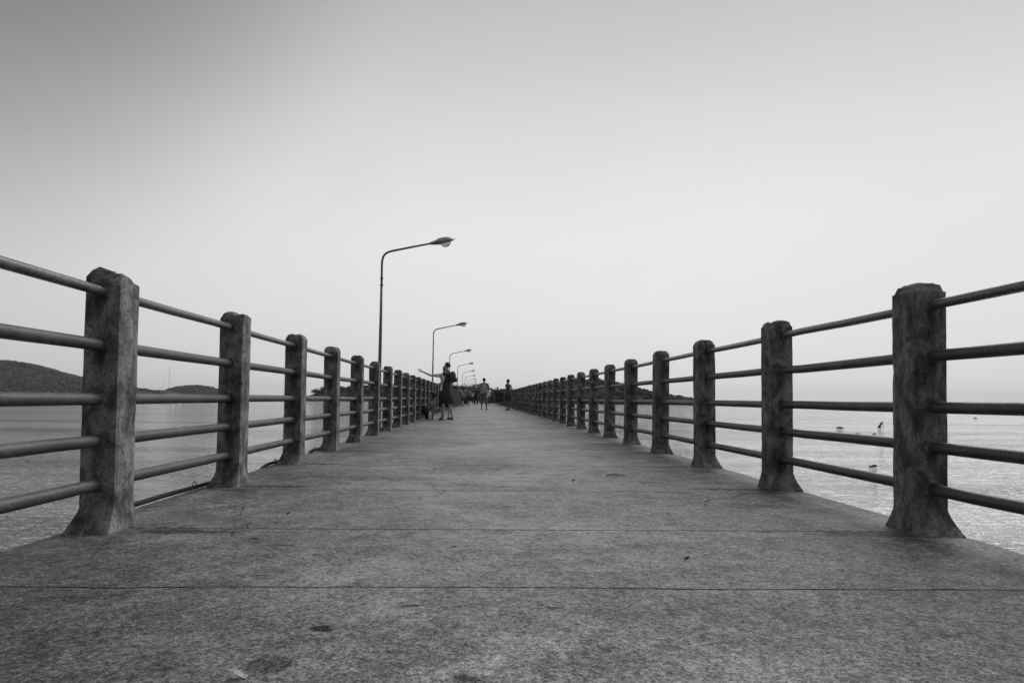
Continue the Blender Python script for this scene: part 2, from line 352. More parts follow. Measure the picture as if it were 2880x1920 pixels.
# ------------------------------------------------------------------ railings: concrete posts and five pipes each side
PW, PD = 0.168, 0.177           # across and along the pier
ZS, ZT = 1.197, 1.245           # shoulder, flat top
def post_mesh(outer, seed, damage=None):
    """origin: centre of shaft at deck level. outer=+1/-1: side that flares outwards"""
    N = 8; rnd = random.Random(seed)
    dz = rnd.uniform(-0.006, 0.006)
    def peri(k):
        s, q = divmod(k, N); f = -1 + 2*q/N
        return [(f, -1), (1, f), (-f, 1), (-1, -f)][s]
    def topz(u, v):
        ex, ey = (1-abs(u))*PW/2, (1-abs(v))*PD/2
        inner = u*outer < 0
        if damage and inner: ex = 1.0
        q = min(1.0, min(ex/0.040, (ey if not (damage and inner and v > 0) else 1.0)/0.034)); z = ZS + (ZT-ZS)*(1-(1-q)**1.7) + dz
        z += 0.004*noise.noise(Vector((u*1.6, v*1.6, seed*7.1))) + 0.002*noise.noise(Vector((u*4, v*4, seed*3.1)))
        z -= 0.022*max(0, noise.noise(Vector((u*1.1, v*1.1, seed*1.7)))-0.32)*2
        if damage: z += damage(u, v)
        return z
    def xy(u, v, z):
        # rounded arrises
        hx, hy = PW/2, PD/2
        c = abs(u)*abs(v); k = 1 - 0.05*max(0, (c-0.72)/0.28)
        x, y = u*hx*k, v*hy*k
        w = 0.0022*noise.noise(Vector((u*2, v*2, z*5+seed*13))) + 0.0012*noise.noise(Vector((u*5, v*5, z*22+seed*5)))
        x += w*u; y += w*v
        if c > 0.55:
            ch = max(0.0, noise.noise(Vector((u*3+seed, v*3, z*7)))-0.35)*0.012 + max(0.0, noise.noise(Vector((u*3+seed, v*3, z*23)))-0.3)*0.010
            x -= ch*u; y -= ch*v
        f = max(0.0, (0.118-z)/0.118); f = f**1.35 if z > -0.01 else 1.0
        if u*outer > 0: x += f*0.045*abs(u)*outer
        else: x -= f*0.008*abs(u)*outer
        y += f*0.056*v
        return x, y
    zl = [-0.03, 0.0, 0.02, 0.04, 0.06, 0.08, 0.098, 0.112, 0.122, 0.14] + [0.14 + 0.06*i for i in range(1, 17)] + [1.13, 1.16]
    bm = bmesh.new(); rings = []
    for z in zl:
        rings.append([bm.verts.new((*xy(*peri(k), z), min(z, topz(*peri(k))-0.02))) for k in range(4*N)])
    top = {}
    for k in range(4*N):
        u, v = peri(k); zz = topz(u, v); x, y = xy(u, v, 1.18)
        iu, iv = round((u+1)*N/2), round((v+1)*N/2)
        top[(iu, iv)] = bm.verts.new((x, y, zz))
    rings.append([top[(round((peri(k)[0]+1)*N/2), round((peri(k)[1]+1)*N/2))] for k in range(4*N)])
    for iu in range(1, N):
        for iv in range(1, N):
            u, v = -1+2*iu/N, -1+2*iv/N; x, y = xy(u, v, 1.18); top[(iu, iv)] = bm.verts.new((x, y, topz(u, v)))
    for a, c in zip(rings, rings[1:]):
        for k in range(4*N):
            bm.faces.new((a[k], a[(k+1) % (4*N)], c[(k+1) % (4*N)], c[k]))
    for iu in range(N):
        for iv in range(N):
            bm.faces.new((top[(iu, iv)], top[(iu+1, iv)], top[(iu+1, iv+1)], top[(iu, iv+1)]))
    for zr, rr_ in ((1.1256, 0.0235), (0.8707, 0.0285), (0.6202, 0.0285), (0.4236, 0.0285), (0.2214, 0.0285)):
        for sgn in (-1, 1):
            prev = None
            for yy, ext in ((PD/2-0.006, 0.022), (PD/2+0.006, 0.015), (PD/2+0.016, 0.002)):
                if zr < 0.2: yy += 0.01
                cur = []
                for q in range(14):
                    a = 2*math.pi*q/14; r_ = rr_ + ext*(0.8+0.9*noise.noise(Vector((math.cos(a)*1.5, math.sin(a)*1.5+zr*9, seed*2.3+sgn))))
                    cur.append(bm.verts.new((r_*math.cos(a), sgn*yy, zr + r_*math.sin(a))))
                if prev:
                    for q in range(14): bm.faces.new((prev[q], prev[(q+1) % 14], cur[(q+1) % 14], cur[q]))
                prev = cur
    me = bpy.data.meshes.new("post"); bm.to_mesh(me); bm.free(); me.materials.append(M_POST)
    return me
S = 1.5236
def railing(side, y_first, label):
    Xc = -(1.6892+PW/2) if side < 0 else (2.1353+PW/2)
    t = thing("pier_railing", label, "railing", (Xc, 0, 0), "railings along the pier")
    def wear(k):
        rw = random.Random(77*k+side); cu, cv, dp = rw.choice((-1, 1)), rw.choice((-1, 1)), rw.uniform(0.01, 0.035)
        return lambda u, v: -dp*max(0.0, 1.0-((u-cu)**2+(v-cv)**2)/1.1) + 0.006*noise.noise(Vector((u*4, v*4, k*1.0)))
    meshes = [post_mesh(side, 10*side+k) for k in range(1, 4)] + [post_mesh(side, 40*side+k) for k in range(4, 11)]
    for k_, m_ in enumerate(meshes):
        if k_ % 2:
            w_ = wear(k_)
            for v_ in m_.vertices:
                if v_.co.z > 1.17: v_.co.z += w_(v_.co.x*2/PW, v_.co.y*2/PD)
    def dmg1(u, v):      # inner-far corner sheared away
        a = (u*(-side)+1)/2; b = (v+1)/2
        d = -0.020*a*a - 0.058*max(0, a-0.35)*(0.25+0.75*b) - (0.012 if (a > .45 and b > .5) else 0)
        return d + 0.014*noise.noise(Vector((u*3, v*3, 2)))
    def dmg2(u, v):
        a = (u*(-side)+1)/2; b = (v+1)/2
        crack = -0.03*math.exp(-((a-0.62-0.1*math.sin(b*5))/0.07)**2)
        return -0.028*max(0, a-0.6)*2*(0.5+b) + crack + 0.008*noise.noise(Vector((u*4, v*4, 9)))
    nposts = 99
    for k in range(nposts):
        i = k-1                                   # i = 1 is the first post in the picture
        yc = y_first + (i-1)*S + PD/2
        lab = None
        if side < 0 and i == 1: me = post_mesh(side, 3, dmg1); lab = "nearest concrete post with its top corner broken away"
        elif side < 0 and i == 2: me = post_mesh(side, 8, dmg2); lab = "concrete post with a cracked, chipped cap"
        else: me = meshes[(k*7+k//10) % 10]
        o = bpy.data.objects.new("post", me); COL.objects.link(o); o.parent = t
        rr = random.Random(k*2+side)
        o.location = (rr.uniform(-.003, .003), yc, 0); o.rotation_euler = (rr.uniform(-.006, .006), rr.uniform(-.006, .006), rr.uniform(-.015, .015))
        if lab: o['label'] = lab
    y0, y1 = y_first - 2*S + PD, y_first + (nposts-2)*S
    for j, (z, r) in enumerate(((1.1256, 0.0235), (0.8707, 0.0285), (0.6202, 0.0285), (0.4236, 0.0285), (0.2214, 0.0285))):
        pts = []; y = y0; rr = random.Random(j*7+side)
        bm = bmesh.new(); k = 0
        while y < y1:
            n = 1 if y > 40 else 3
            jx, jz = rr.uniform(-.004, .004), rr.uniform(-.004, .004)
            kk = max(0, round((y-y0)/S))
            pts.append((jx, y+0.02, z+jz))
            if n == 3:
                sag = rr.uniform(-.003, .001)
                pts.append((jx*0.6+rr.uniform(-.002, .002), y+S*0.35, z+jz*0.6+sag)); pts.append((rr.uniform(-.003, .003), y+S*0.7, z+rr.uniform(-.003, .003)+sag))
            y += S
        pts.append((0, y1, z))
        ring_tube(bm, pts, r, 14)
        o = mobj("rail", bm, M_TOPRAIL if j == 0 else M_RAIL, t, smooth=True)
        if j == 0: o['label'] = "slimmer, smoother top rail"
    # rails meet the concrete through a small mortar collar on the near posts
    bm0 = bmesh.new()
    return t
railing(-1, 3.0021, "concrete and pipe railing on the left, its nearest post broken at the top")
railing(+1, 3.0608, "concrete and pipe railing on the right, all its near posts whole")

# black hose lying along the left deck edge, with rings
M_RUB = simple_mat("black_rubber", 0.03, 0.6)
bm = bmesh.new(); pts = []
for k in range(64):
    y = 3.25 + k*0.075
    xx = -1.944 + 0.004*math.sin(y*3); zz = 0.012 + 0.0*y
    def sm(a, b, v): q = min(1, max(0, (v-a)/(b-a))); return q*q*(3-2*q)
    dip = sm(4.75, 5.1, y)*(1-sm(5.5, 5.95, y)) + sm(6.35, 6.7, y)*(1-sm(7.1, 7.5, y))
    zz += 0.008*math.sin((y-3.1)*2.0)**2 - 0.10*dip; xx -= 0.03*dip
    pts.append((xx, y, zz))
ring_tube(bm, pts, 0.015, 8)
hose = tag(mobj("hose", bm, M_RUB, smooth=True), "thin black hose lying along the left edge of the deck outside the posts", "hose")
for (yy) in (4.44, 6.17, 7.62):
    bm = bmesh.new(); ring_tube(bm, [(0.0, 0.028*math.cos(a), 0.012+0.022*math.sin(a)) for a in [math.pi*k/8 for k in range(-1, 10)]], 0.0035, 6)
    mobj("tie_ring", bm, M_RUB, hose, loc=(-1.958, yy, 0.012), smooth=True)

# ------------------------------------------------------------------ litter on the deck
M_LEAF = simple_mat("dry_leaf", 0.045, 0.8); M_SHELL = simple_mat("pale_shell", 0.6, 0.5)
def leaf_obj(x, y, rot, L, W, label):
    L *= 0.6; W *= 0.6
    bm = bmesh.new(); n = 7; prev = None
    for k in range(n):
        f = k/(n-1); w = W*math.sin(math.pi*min(1, f*0.96+0.03))**0.8; cz = 0.012*f*f + 0.003
        row = [bm.verts.new((L*(f-.5), s*w, cz + (0.35*w if s else 0) + 0.002*s)) for s in (-1, 0, 1)]
        if prev:
            bm.faces.new((prev[0], row[0], row[1], prev[1])); bm.faces.new((prev[1], row[1], row[2], prev[2]))
        prev = row
    bmesh.ops.solidify(bm, geom=bm.faces[:], thickness=0.0012)
    o = mobj("dry_leaf", bm, M_LEAF, loc=(x, y, 0.004)); o.rotation_euler = (0, 0, rot)
    return tag(o, label, "leaf", "dry leaves on the deck")
for x, y, r_, L, W, lb in ((0.736, 4.923, .5, .05, .016, "dark leaf alone in the middle distance, right of centre"),
                       (0.836, 2.535, .3, .04, .010, "dark leaf between the two nearest joints on the right"), (-1.024, 3.46, .8, .035, .014, "small dark leaf beyond the second joint, left")):
    leaf_obj(x, y, r_, L, W, lb)
bm = bmesh.new(); ring_tube(bm, [(-.09, 0, .006), (-.03, .01, .014), (.03, .0, .012), (.08, .02, .006)], [.004, .005, .004, .002], 6)
tag(mobj("twig", bm, M_LEAF, loc=(1.164, 5.334, 0)), "bent dark twig on the deck before the third right post", "twig")
for x, y, s, nm, lb in ((0.786, 3.675, .006, "shell", "tiny pale shell beyond the second joint, farthest of three"), (0.589, 2.855, .006, "shell", "pale shell just this side of the second joint"), (0.946, 2.635, .007, "shell", "pale shell furthest right on the deck")):
    bm = bmesh.new(); ellipsoid(bm, (0, 0, s*0.4), (s*1.3, s*0.8, s*0.5), 10, 6, 0.3, x)
    tag(mobj(nm, bm, M_SHELL, loc=(x, y, 0.003)), lb, "shell", "pale shells on the deck")
bm = bmesh.new(); prev = None
for k in range(5):
    row = [bm.verts.new((-.02+.01*k, yy, .004+.006*math.sin(k*1.3)+.002*(yy > 0))) for yy in (-.009+.002*(k % 2), .008)]
    if prev: bm.faces.new((prev[0], row[0], row[1], prev[1]))
    prev = row
bmesh.ops.solidify(bm, geom=bm.faces[:], thickness=0.001)
tag(mobj("paper_scrap", bm, M_SHELL, loc=(-0.539, 1.475, 0.005)), "small crumpled scrap of white paper at the bottom edge of the photo", "paper")

# ------------------------------------------------------------------ street lamps on the left edge
M_POLE = rail_mat("lamp_steel", 0.16, 0.5, 0.4)
M_HOOD = simple_mat("lamp_hood_grey", 0.42, 0.6, 0.4, 0.1)
def glass_mat():
    m, nt, b = new_mat("lamp_glass"); t = NT(nt)
    b.inputs['Base Color'].default_value = (.75, .75, .75, 1); b.inputs['Roughness'].default_value = 0.15
    b.inputs['Transmission Weight'].default_value = 0.6; b.inputs['IOR'].default_value = 1.2
    return m
M_GLASS = glass_mat()
def make_lamp():
    t = thing("street_lamp", "x", "street lamp", (-1.862, 11.8, -0.02), "street lamps on the left of the pier")
    bm = bmesh.new()
    pole_pts = [(0, 0, -0.1), (0, 0, 1.2), (0.006, 0, 2.2), (0.009, 0, 2.76)]
    ring_tube(bm, pole_pts, [.040, .0325, .026, .0225], 14); mobj("pole", bm, M_POLE, t, smooth=True)
    bm = bmesh.new(); pts = [(0.009, 0, 2.76), (0.009, 0, 3.10)]
    # bend from vertical to a shallow rise
    p0, p1, p2, p3 = Vector((0.009, 0, 3.13)), Vector((0.009, 0, 3.33)), Vector((0.07, 0, 3.37)), Vector((0.22, 0, 3.405))
    for k in range(9):
        f = k/8; pts.append((1-f)**3*p0 + 3*(1-f)**2*f*p1 + 3*(1-f)*f*f*p2 + f**3*p3)
    pts.append((0.60, 0, 3.487)); pts.append((0.93, 0, 3.557))
    ring_tube(bm, pts, [.021]*2 + [.0205]*9 + [.019, .018], 12); mobj("arm", bm, M_POLE, t, smooth=True)
    for z in (2.755, 2.88):
        bm = bmesh.new(); ring_tube(bm, [(0.009, 0, z-.008), (0.009, 0, z+.008)], .034, 14); mobj("collar", bm, M_POLE, t)
    # head: tilted hood with a skirt below and a glass bowl
    tilt = math.atan2(0.074, 0.44)
    def L(x, y, z):  # local head coords -> lamp coords
        return Vector((0.905 + x*math.cos(tilt) - z*math.sin(tilt), y, 3.548 + x*math.sin(tilt) + z*math.cos(tilt)))
    bm = bmesh.new(); rings = []
    prof = [(0.0, .026, .030), (.05, .032, .042), (.13, .055, .058), (.16, .062, .078), (.24, .082, .086), (.32, .088, .084), (.39, .070, .062), (.43, .035, .030), (.445, .008, .012)]
    for x, w, h in prof:
        rings.append([bm.verts.new(L(x, w*math.cos(a), 0.0 + (h*math.sin(a) if math.sin(a) > 0 else 0))) for a in [2*math.pi*k/16 for k in range(16)]])
    for a, c in zip(rings, rings[1:]):
        for k in range(16): bm.faces.new((a[k], a[(k+1) % 16], c[(k+1) % 16], c[k]))
    bm.faces.new(rings[0][::-1]); bm.faces.new(rings[-1]); mobj("hood", bm, M_HOOD, t, smooth=True)
    bm = bmesh.new(); rings = []
    for x, w, h in [(0.0, .024, -.022), (.06, .032, -.030), (.15, .050, -.040), (.20, .060, -.040), (.28, .075, -.028), (.36, .068, -.014), (.41, .04, -.004)]:
        rings.append([bm.verts.new(L(x, w*math.cos(a), (h*-math.sin(a) if math.sin(a) < 0 else -0.001))) for a in [2*math.pi*k/16 for k in range(16)]])
    for a, c in zip(rings, rings[1:]):
        for k in range(16): bm.faces.new((a[k], a[(k+1) % 16], c[(k+1) % 16], c[k]))
    bm.faces.new(rings[0][::-1]); bm.faces.new(rings[-1]); mobj("lamp_tray", bm, M_POLE, t, smooth=True)
    bm = bmesh.new(); vv = ellipsoid(bm, (0, 0, 0), (.105, .066, .095), 18, 12)
    bmesh.ops.delete(bm, geom=[v for v in bm.verts if v.co.z > 0.01], context='VERTS')
    for v in bm.verts: v.co = L(.285+v.co.x, v.co.y, -.012+v.co.z)
    mobj("glass_bowl", bm, M_GLASS, t, smooth=True)
    bm = bmesh.new(); ring_tube(bm, [L(.43, 0, .03), L(.455, 0, .035), L(.468, 0, .018), L(.455, 0, .002)], .005, 6); mobj("latch", bm, M_POLE, t, smooth=True)
    return t
lamp = make_lamp()
LY = [11.8, 25.03, 38.8, 53.1, 67.2, 80.8, 94.9, 108.6, 122.6]
names_ = ["nearest", "second nearest", "third", "fourth", "fifth", "sixth", "seventh", "eighth", "farthest"]
for i, yy in enumerate(LY):
    if i == 0: r = lamp
    else:
        r = lamp.copy(); COL.objects.link(r); r.location = (-1.862, yy, -0.02)
        for ch in lamp.children:
            c = ch.copy(); COL.objects.link(c); c.parent = r
    r['label'] = ("tall curved-arm street lamp rising behind the left railing, largest and nearest" if i == 0 else
                  f"curved-arm street lamp beyond the left railing, {names_[i]} of the nine along the pier")

# ------------------------------------------------------------------ land, hills
def forest_mat(name, v):
    m, nt, b = new_mat(name); t = NT(nt); o = t.coord('Object')
    n = t.noise(o, 0.35, 5, 0.7); n2 = t.noise(o, 0.05, 3, 0.6)
    t.put(b.inputs['Base Color'], t.grey(t.math('MULTIPLY', t.remap(n, 0.35, 0.65, 0.8, 1.2), t.remap(n2, 0.3, 0.7, 0.8*v, 1.2*v))))
    b.inputs['Roughness'].default_value = 0.95; b.inputs['Specular IOR Level'].default_value = 0.1
    t.put(b.inputs['Normal'], t.bump(n, 0.4, 0.6))
    return m
M_FOREST = forest_mat("forest_slope", 0.036)
M_CROWN = forest_mat("forest_crown", 0.036)
def hill(name, prof, Y, depth, label, crown, seed):
    """prof: list of (x, z) skyline at distance Y. The slope falls to the sea on both sides of the ridge."""
    def sky_h(x):
        for (xa, za), (xb, zb) in zip(prof, prof[1:]):
            if xa <= x <= xb:
                f = (x-xa)/(xb-xa); return za + (zb-za)*f
        return WZ-2
    x0, x1 = prof[0][0], prof[-1][0]; nx = int(min(260, max(60, (x1-x0)/max(crown*0.6, 1)))); ny = 22
    bm = bmesh.new(); grid = []
    for j in range(ny+1):
        v = -1 + 2*j/ny; row = []
        for i in range(nx+1):
            x = x0 + (x1-x0)*i/nx
            hgt = sky_h(x) - WZ
            shp = max(0.0, 1-v*v)**0.75
            z = WZ - 1.5 + (hgt+1.5-crown*0.45) * shp
            z += crown*0.5*noise.noise(Vector((x/crown*0.5, v*depth/crown*0.5, seed)))*shp
            row.append(bm.verts.new((x, Y + v*depth, z)))
        grid.append(row)
    for j in range(ny):
        for i in range(nx): bm.faces.new((grid[j][i], grid[j][i+1], grid[j+1][i+1], grid[j+1][i]))
    o = tag(mobj(name, bm, M_FOREST, smooth=True), label, kind='structure')
    # forest canopy: many small crowns
    rnd = random.Random(seed); bm = bmesh.new()
    n = int(min(4200, (x1-x0)*depth*0.9/(crown*crown)*1.2))
    ico = bmesh.new(); bmesh.ops.create_icosphere(ico, subdivisions=1, radius=1); base = [v.co.copy() for v in ico.verts]; fcs = [[v.index for v in f.verts] for f in ico.faces]; ico.free()
    for _ in range(n):
        x = rnd.uniform(x0, x1); v = -rnd.uniform(0, 1)**0.8 * 0.97 if rnd.random() < 0.75 else rnd.uniform(-0.12, 0.05)
        shp = max(0.0, 1-v*v)**0.75; z = WZ - 1.5 + (sky_h(x)-WZ+1.5-crown*0.45)*shp
        if z < WZ + 0.3*crown: continue
        r = crown*rnd.uniform(0.35, 0.75); sz = rnd.uniform(0.45, 0.8); c = Vector((x, Y+v*depth, z + r*0.05))
        vs_ = [bm.verts.new(c + Vector((p.x*r, p.y*r, p.z*r*sz))*(1+0.45*noise.noise(p*2.1+c))) for p in base]
        for f in fcs: bm.faces.new([vs_[q] for q in f])
    w = tag(mobj("woodland", bm, M_CROWN, smooth=True), "dense dark tree canopy covering the " + label.split(" on ")[0].split(" at ")[0], kind='stuff')
    return o
hill("hill", [(-1500, 30), (-1300, 52), (-1108.4, 64.1), (-968.2, 68.0), (-943.5, 67.5), (-911.7, 63.6), (-890.2, 55.2), (-872.4, 51.1), (-847.4, 44.2), (-825.9, 35.9), (-817.3, 33.1), (-806.1, 36.1), (-783.4, 34.2), (-733.3, 18.2), (-690.6, 15.1), (-669.2, 13.1), (-649.2, 9.8), (-633.0, -4)],
     1300, 220, "large wooded hill at the left edge across the bay", 6.5, 1)
hill("hill", [(-808, -2), (-795.4, 9.2), (-788.6, 17.3), (-775.7, 24.5), (-753.8, 27.4), (-727.5, 28.6), (-701.1, 26.2), (-674.6, 19.4), (-660.3, 11.6), (-650, -2)],
     1650, 90, "small rounded wooded island between the first two left posts", 6, 2)
hill("hill", [(-142, -3), (-135.9, -0.4), (-129.3, 2.4), (-125.2, 3.8), (-121.9, 5.8), (-115.6, 7.0), (-108.7, 8.8), (-104.5, 9.6), (-92.0, 10.9), (-75.3, 11.6), (-55.8, 11.3), (-36.2, 11.2), (-20.6, 11.4), (-16.6, 10.3), (-8.2, 10.1), (8.7, 8.9), (14, 6.0), (22, -3)],
     500, 45, "low wooded headland behind the left railing", 4.0, 3)
hill("hill", [(-12, -2), (-4.8, 6.2), (7.8, 7.6), (11.6, 7.4), (15.4, 8.2), (24.2, 8.0), (33.1, 9.6), (38.2, 10.7), (50.8, 13.4), (63.6, 14.5), (76.3, 15.7), (86.5, 16.3), (92.9, 15.1), (97.2, 14.2), (102.6, 12.7), (113.6, 9.8), (122.6, 7.1), (132.6, 5.7), (141.8, 5.0), (146.7, 3.5), (154, -2.3)],
     450, 45, "wooded headland behind the right railing sloping down to the sea", 4.2, 4)
# low shore at the end of the pier
bm = bmesh.new(); grid = []
for j in range(25):
    row = []
    for i in range(41):
        x = -20 + i; y = 150 + j*3.0
        edge = min(1, max(0, (20-abs(x))/7.0)) * min(1, max(0, (y-149)/4.0)) * min(1, (226-y)/12)
        row.append(bm.verts.new((x, y, WZ-0.6 + 2.55*edge**0.6 + 0.12*noise.noise(Vector((x*0.3, y*0.3, 0)))*edge)))
    grid.append(row)
for j in range(24):
    for i in range(40): bm.faces.new((grid[j][i], grid[j][i+1], grid[j+1][i+1], grid[j+1][i]))
tag(mobj("ground", bm, simple_mat("sandy_ground", 0.3, 0.95, 0.2, 0.2, 2.0), smooth=True), "low sandy shore at the far end of the pier", kind='structure')

# ------------------------------------------------------------------ trees
M_BARK = simple_mat("bark", 0.06, 0.9); M_LEAVES = simple_mat("dark_foliage", 0.055, 0.8, 0.2, 0.5, 0.8); M_PALE = simple_mat("pale_foliage", 0.16, 0.8, 0.2, 0.45, 0.9)
def tree(x, y, z0, crown_c, crown_r, nclump, leafsz, mat, label, group, seed, drooping=False):
    t = thing("shore_tree", label, "tree", (x, y, z0), group); rnd = random.Random(seed)
    bm = bmesh.new(); c = Vector(crown_c); rx, ry, rz = crown_r
    ring_tube(bm, [(0, 0, -0.3), (0.05, 0, c.z*0.4), (c.x*0.5, 0, c.z-rz*0.5)], [0.22, 0.17, 0.11], 8)
    tips = []
    for k in range(8):
        a = rnd.uniform(0, 6.28); e = Vector((c.x+math.cos(a)*rx*0.7, math.sin(a)*ry*0.7, c.z+rnd.uniform(-.3, .6)*rz))
        st = Vector((c.x*0.3, 0, c.z*0.5 + rnd.uniform(0, .2))); mid = (st+e)/2 + Vector((0, 0, 0.25)); ring_tube(bm, [st, mid, e], [0.08, 0.05, 0.02], 5); tips.append(e)
    mobj("trunk", bm, M_BARK, t, smooth=True)
    bm = bmesh.new()
    for _ in range(nclump):
        while True:
            p = Vector((rnd.uniform(-1, 1), rnd.uniform(-1, 1), rnd.uniform(-1, 1)))
            if 0.25 < p.length < 1: break
        if noise.noise(p*2.2 + Vector((seed, 0, 0))) < -0.12: continue
        q = c + Vector((p.x*rx, p.y*ry, p.z*rz))
        for _ in range(7):
            o_ = q + Vector((rnd.gauss(0, 1), rnd.gauss(0, 1), rnd.gauss(0, .7)))*leafsz*1.3
            d = Vector((rnd.gauss(0, 1), rnd.gauss(0, 1), rnd.gauss(-0.7 if drooping else 0, 1))).normalized(); s = d.cross(Vector((rnd.gauss(0, 1), rnd.gauss(0, 1), rnd.gauss(0, 1)))).normalized()
            L_ = leafsz*rnd.uniform(.7, 1.3)
            bm.faces.new([bm.verts.new(v) for v in (o_, o_+d*L_*.5+s*L_*.3, o_+d*L_, o_+d*L_*.5-s*L_*.3)])
    mobj("crown", bm, mat, t)
    return t
G = "trees at the end of the pier"
tree(-0.3, 168, -0.4, (0, 0, 3.4), (3.3, 2.4, 1.25), 700, 0.32, M_PALE, "broad pale feathery tree at the end of the pier above the people", G, 5, True)
tree(-7.6, 185, -0.4, (0, 0, 2.8), (2.0, 2, 2.1), 420, 0.34, M_LEAVES, "dark bushy tree nearest the left railing at the end of the pier", G, 6)
tree(-4.8, 192, -0.4, (0, 0, 2.9), (2.0, 2, 2.2), 420, 0.34, M_LEAVES, "dark round tree left of the pale feathery tree", G, 7)
tree(4.6, 190, -0.4, (0, 0, 2.0), (2.3, 2, 1.6), 420, 0.34, M_LEAVES, "low dark tree right of the pale feathery tree", G, 8)
tree(9.6, 188, -0.4, (0, 0, 2.1), (2.6, 2, 1.6), 420, 0.34, M_LEAVES, "low dark tree behind the right railing at the end of the pier", G, 9)
tree(-122.5, 478, 0.5, (-.6, 0, 4.3), (2.4, 2, 1.1), 160, 0.6, M_LEAVES, "small wind-bent tree, lower of two on the tip of the left headland", "trees on the headland tip", 10)
tree(-118.0, 480, 2.0, (0, 0, 4.4), (2.2, 2, 1.5), 160, 0.6, M_LEAVES, "small tree, upper of two near the tip of the left headland", "trees on the headland tip", 11)

# ------------------------------------------------------------------ sailing yacht far left
M_WHITE = simple_mat("white_paint", 0.75, 0.5, 0.4, 0.05)
t = thing("sailing_yacht", "white sailing yacht with a bare mast moored between the first two left posts", "yacht", (-138, 285, WZ))
bm = bmesh.new(); rings = []
for k in range(9):
    f = k/8; x = -5.2 + 10.4*f; w = 1.6*math.sin(math.pi*(0.12+0.83*f))**0.7 if f < 1 else 0.6; w = 0.05 if k == 0 else w
    rings.append([bm.verts.new(p) for p in ((x, -w, 1.05+.25*(1-f)), (x, -w*0.75, -.1), (x, 0, -.4), (x, w*.75, -.1), (x, w, 1.05+.25*(1-f)))])
for a, c in zip(rings, rings[1:]):
    for k in range(5): bm.faces.new((a[k], a[(k+1) % 5], c[(k+1) % 5], c[k]))
bm.faces.new(rings[0][::-1]); bm.faces.new(rings[-1]); mobj("hull", bm, M_WHITE, t)
bm = bmesh.new(); box(bm, -1.8, 2.2, -0.9, 0.9, 1.0, 1.75, 0.12); mobj("cabin", bm, M_WHITE, t)
M_MAST = simple_mat("mast_metal", 0.35, 0.4, 0.5)
bm = bmesh.new(); ring_tube(bm, [(0, 0, 1.0), (-.02, 0, 8), (0, 0, 15.4)], [.08, .07, .05], 8); mobj("mast", bm, M_MAST, t)
bm = bmesh.new(); ring_tube(bm, [(0, 0, 3.45), (3.3, 0, 3.55)], [.16, .14], 8); mobj("furled_sail", bm, M_WHITE, t)
bm = bmesh.new(); ring_tube(bm, [(-4.6, 0, 1.3), (-3.0, 0, 6.0), (-.05, 0, 14.8)], [.07, .06, .02], 6); mobj("forestay", bm, M_MAST, t)

# ------------------------------------------------------------------ rocks and floats in the water on the right
M_ROCK = simple_mat("wet_rock", 0.05, 0.6, 0.5, 0.3, 4.0)
def rock(x, y, w, h, label, seed, name="rock", cat="rock"):
    bm = bmesh.new(); bmesh.ops.create_icosphere(bm, subdivisions=3, radius=1)
    for v in bm.verts:
        v.co *= 1+0.25*noise.noise(v.co*1.7+Vector((seed, 0, 0))) + 0.1*noise.noise(v.co*4+Vector((0, seed, 0)))
        v.co.x *= w/2; v.co.y *= w*0.4; v.co.z *= h
    return tag(mobj(name, bm, M_ROCK, loc=(x, y, WZ), smooth=True), label, cat, "rocks breaking the water on the right")
rock(40.3, 69.9, 0.75, 0.22, "rounded dark rock in the water left of the bending bather", 1)
rock(35.7, 59.0, 0.40, 0.05, "flat low rock just breaking the water, left of the pair nearest the bather", 2)
rock(36.8, 58.2, 0.38, 0.08, "low dark rock in the water directly before the bather", 3)
rock(32.6, 193.4, 1.3, 0.18, "far flat rock low in the water between right posts", 4)
rock(98.6, 123.6, 0.7, 0.2, "small dark rock far out right of the nearest right post", 5)
rock(136.8, 336.6, 1.4, 0.45, "tiny distant dark rock near the horizon on the right", 6)
t = thing("mooring_float", "dark two-part float in the water left of the nearest right post", "float", (17.87, 28.37, WZ))
bm = bmesh.new(); box(bm, -.02, .14, -.09, .09, -.06, .10, .03); mobj("drum", bm, M_ROCK, t)
bm = bmesh.new(); ring_tube(bm, [(-.17, 0, .02), (-.02, 0, .03)], [.035, .045], 10); mobj("spar", bm, M_ROCK, t)

# ------------------------------------------------------------------ people
def cloth(name, v, rough=0.9, pattern=None):
    m, nt, b = new_mat(name); t = NT(nt); o = t.coord('Object', True)
    n = t.noise(o, 10, 3)
    val = t.math('MULTIPLY', t.remap(n, 0.3, 0.7, 0.85, 1.15), v)
    if pattern: val = t.math('MULTIPLY', val, t.remap(t.noise(o, 18, 2, 0.5), 0.46, 0.54, 0.35, pattern))
    t.put(b.inputs['Base Color'], t.grey(val)); b.inputs['Roughness'].default_value = rough; b.inputs['Specular IOR Level'].default_value = 0.2
    return m
C_SKIN = cloth("skin_light", 0.45, 0.6); C_SKIN2 = cloth("skin_dark", 0.16, 0.6)
C_BLACK = cloth("black_cloth", 0.05); C_DARK = cloth("dark_cloth", 0.08); C_GREY = cloth("grey_cloth", 0.22); C_WHITE = cloth("white_cloth", 0.85)
C_PRINT = cloth("printed_cloth", 0.32, pattern=1.7); C_CHECK = cloth("checked_cloth", 0.13, pattern=2.2); C_HAIR = cloth("dark_hair", 0.02, 0.6); C_BLOND = cloth("brown_hair", 0.05, 0.6)
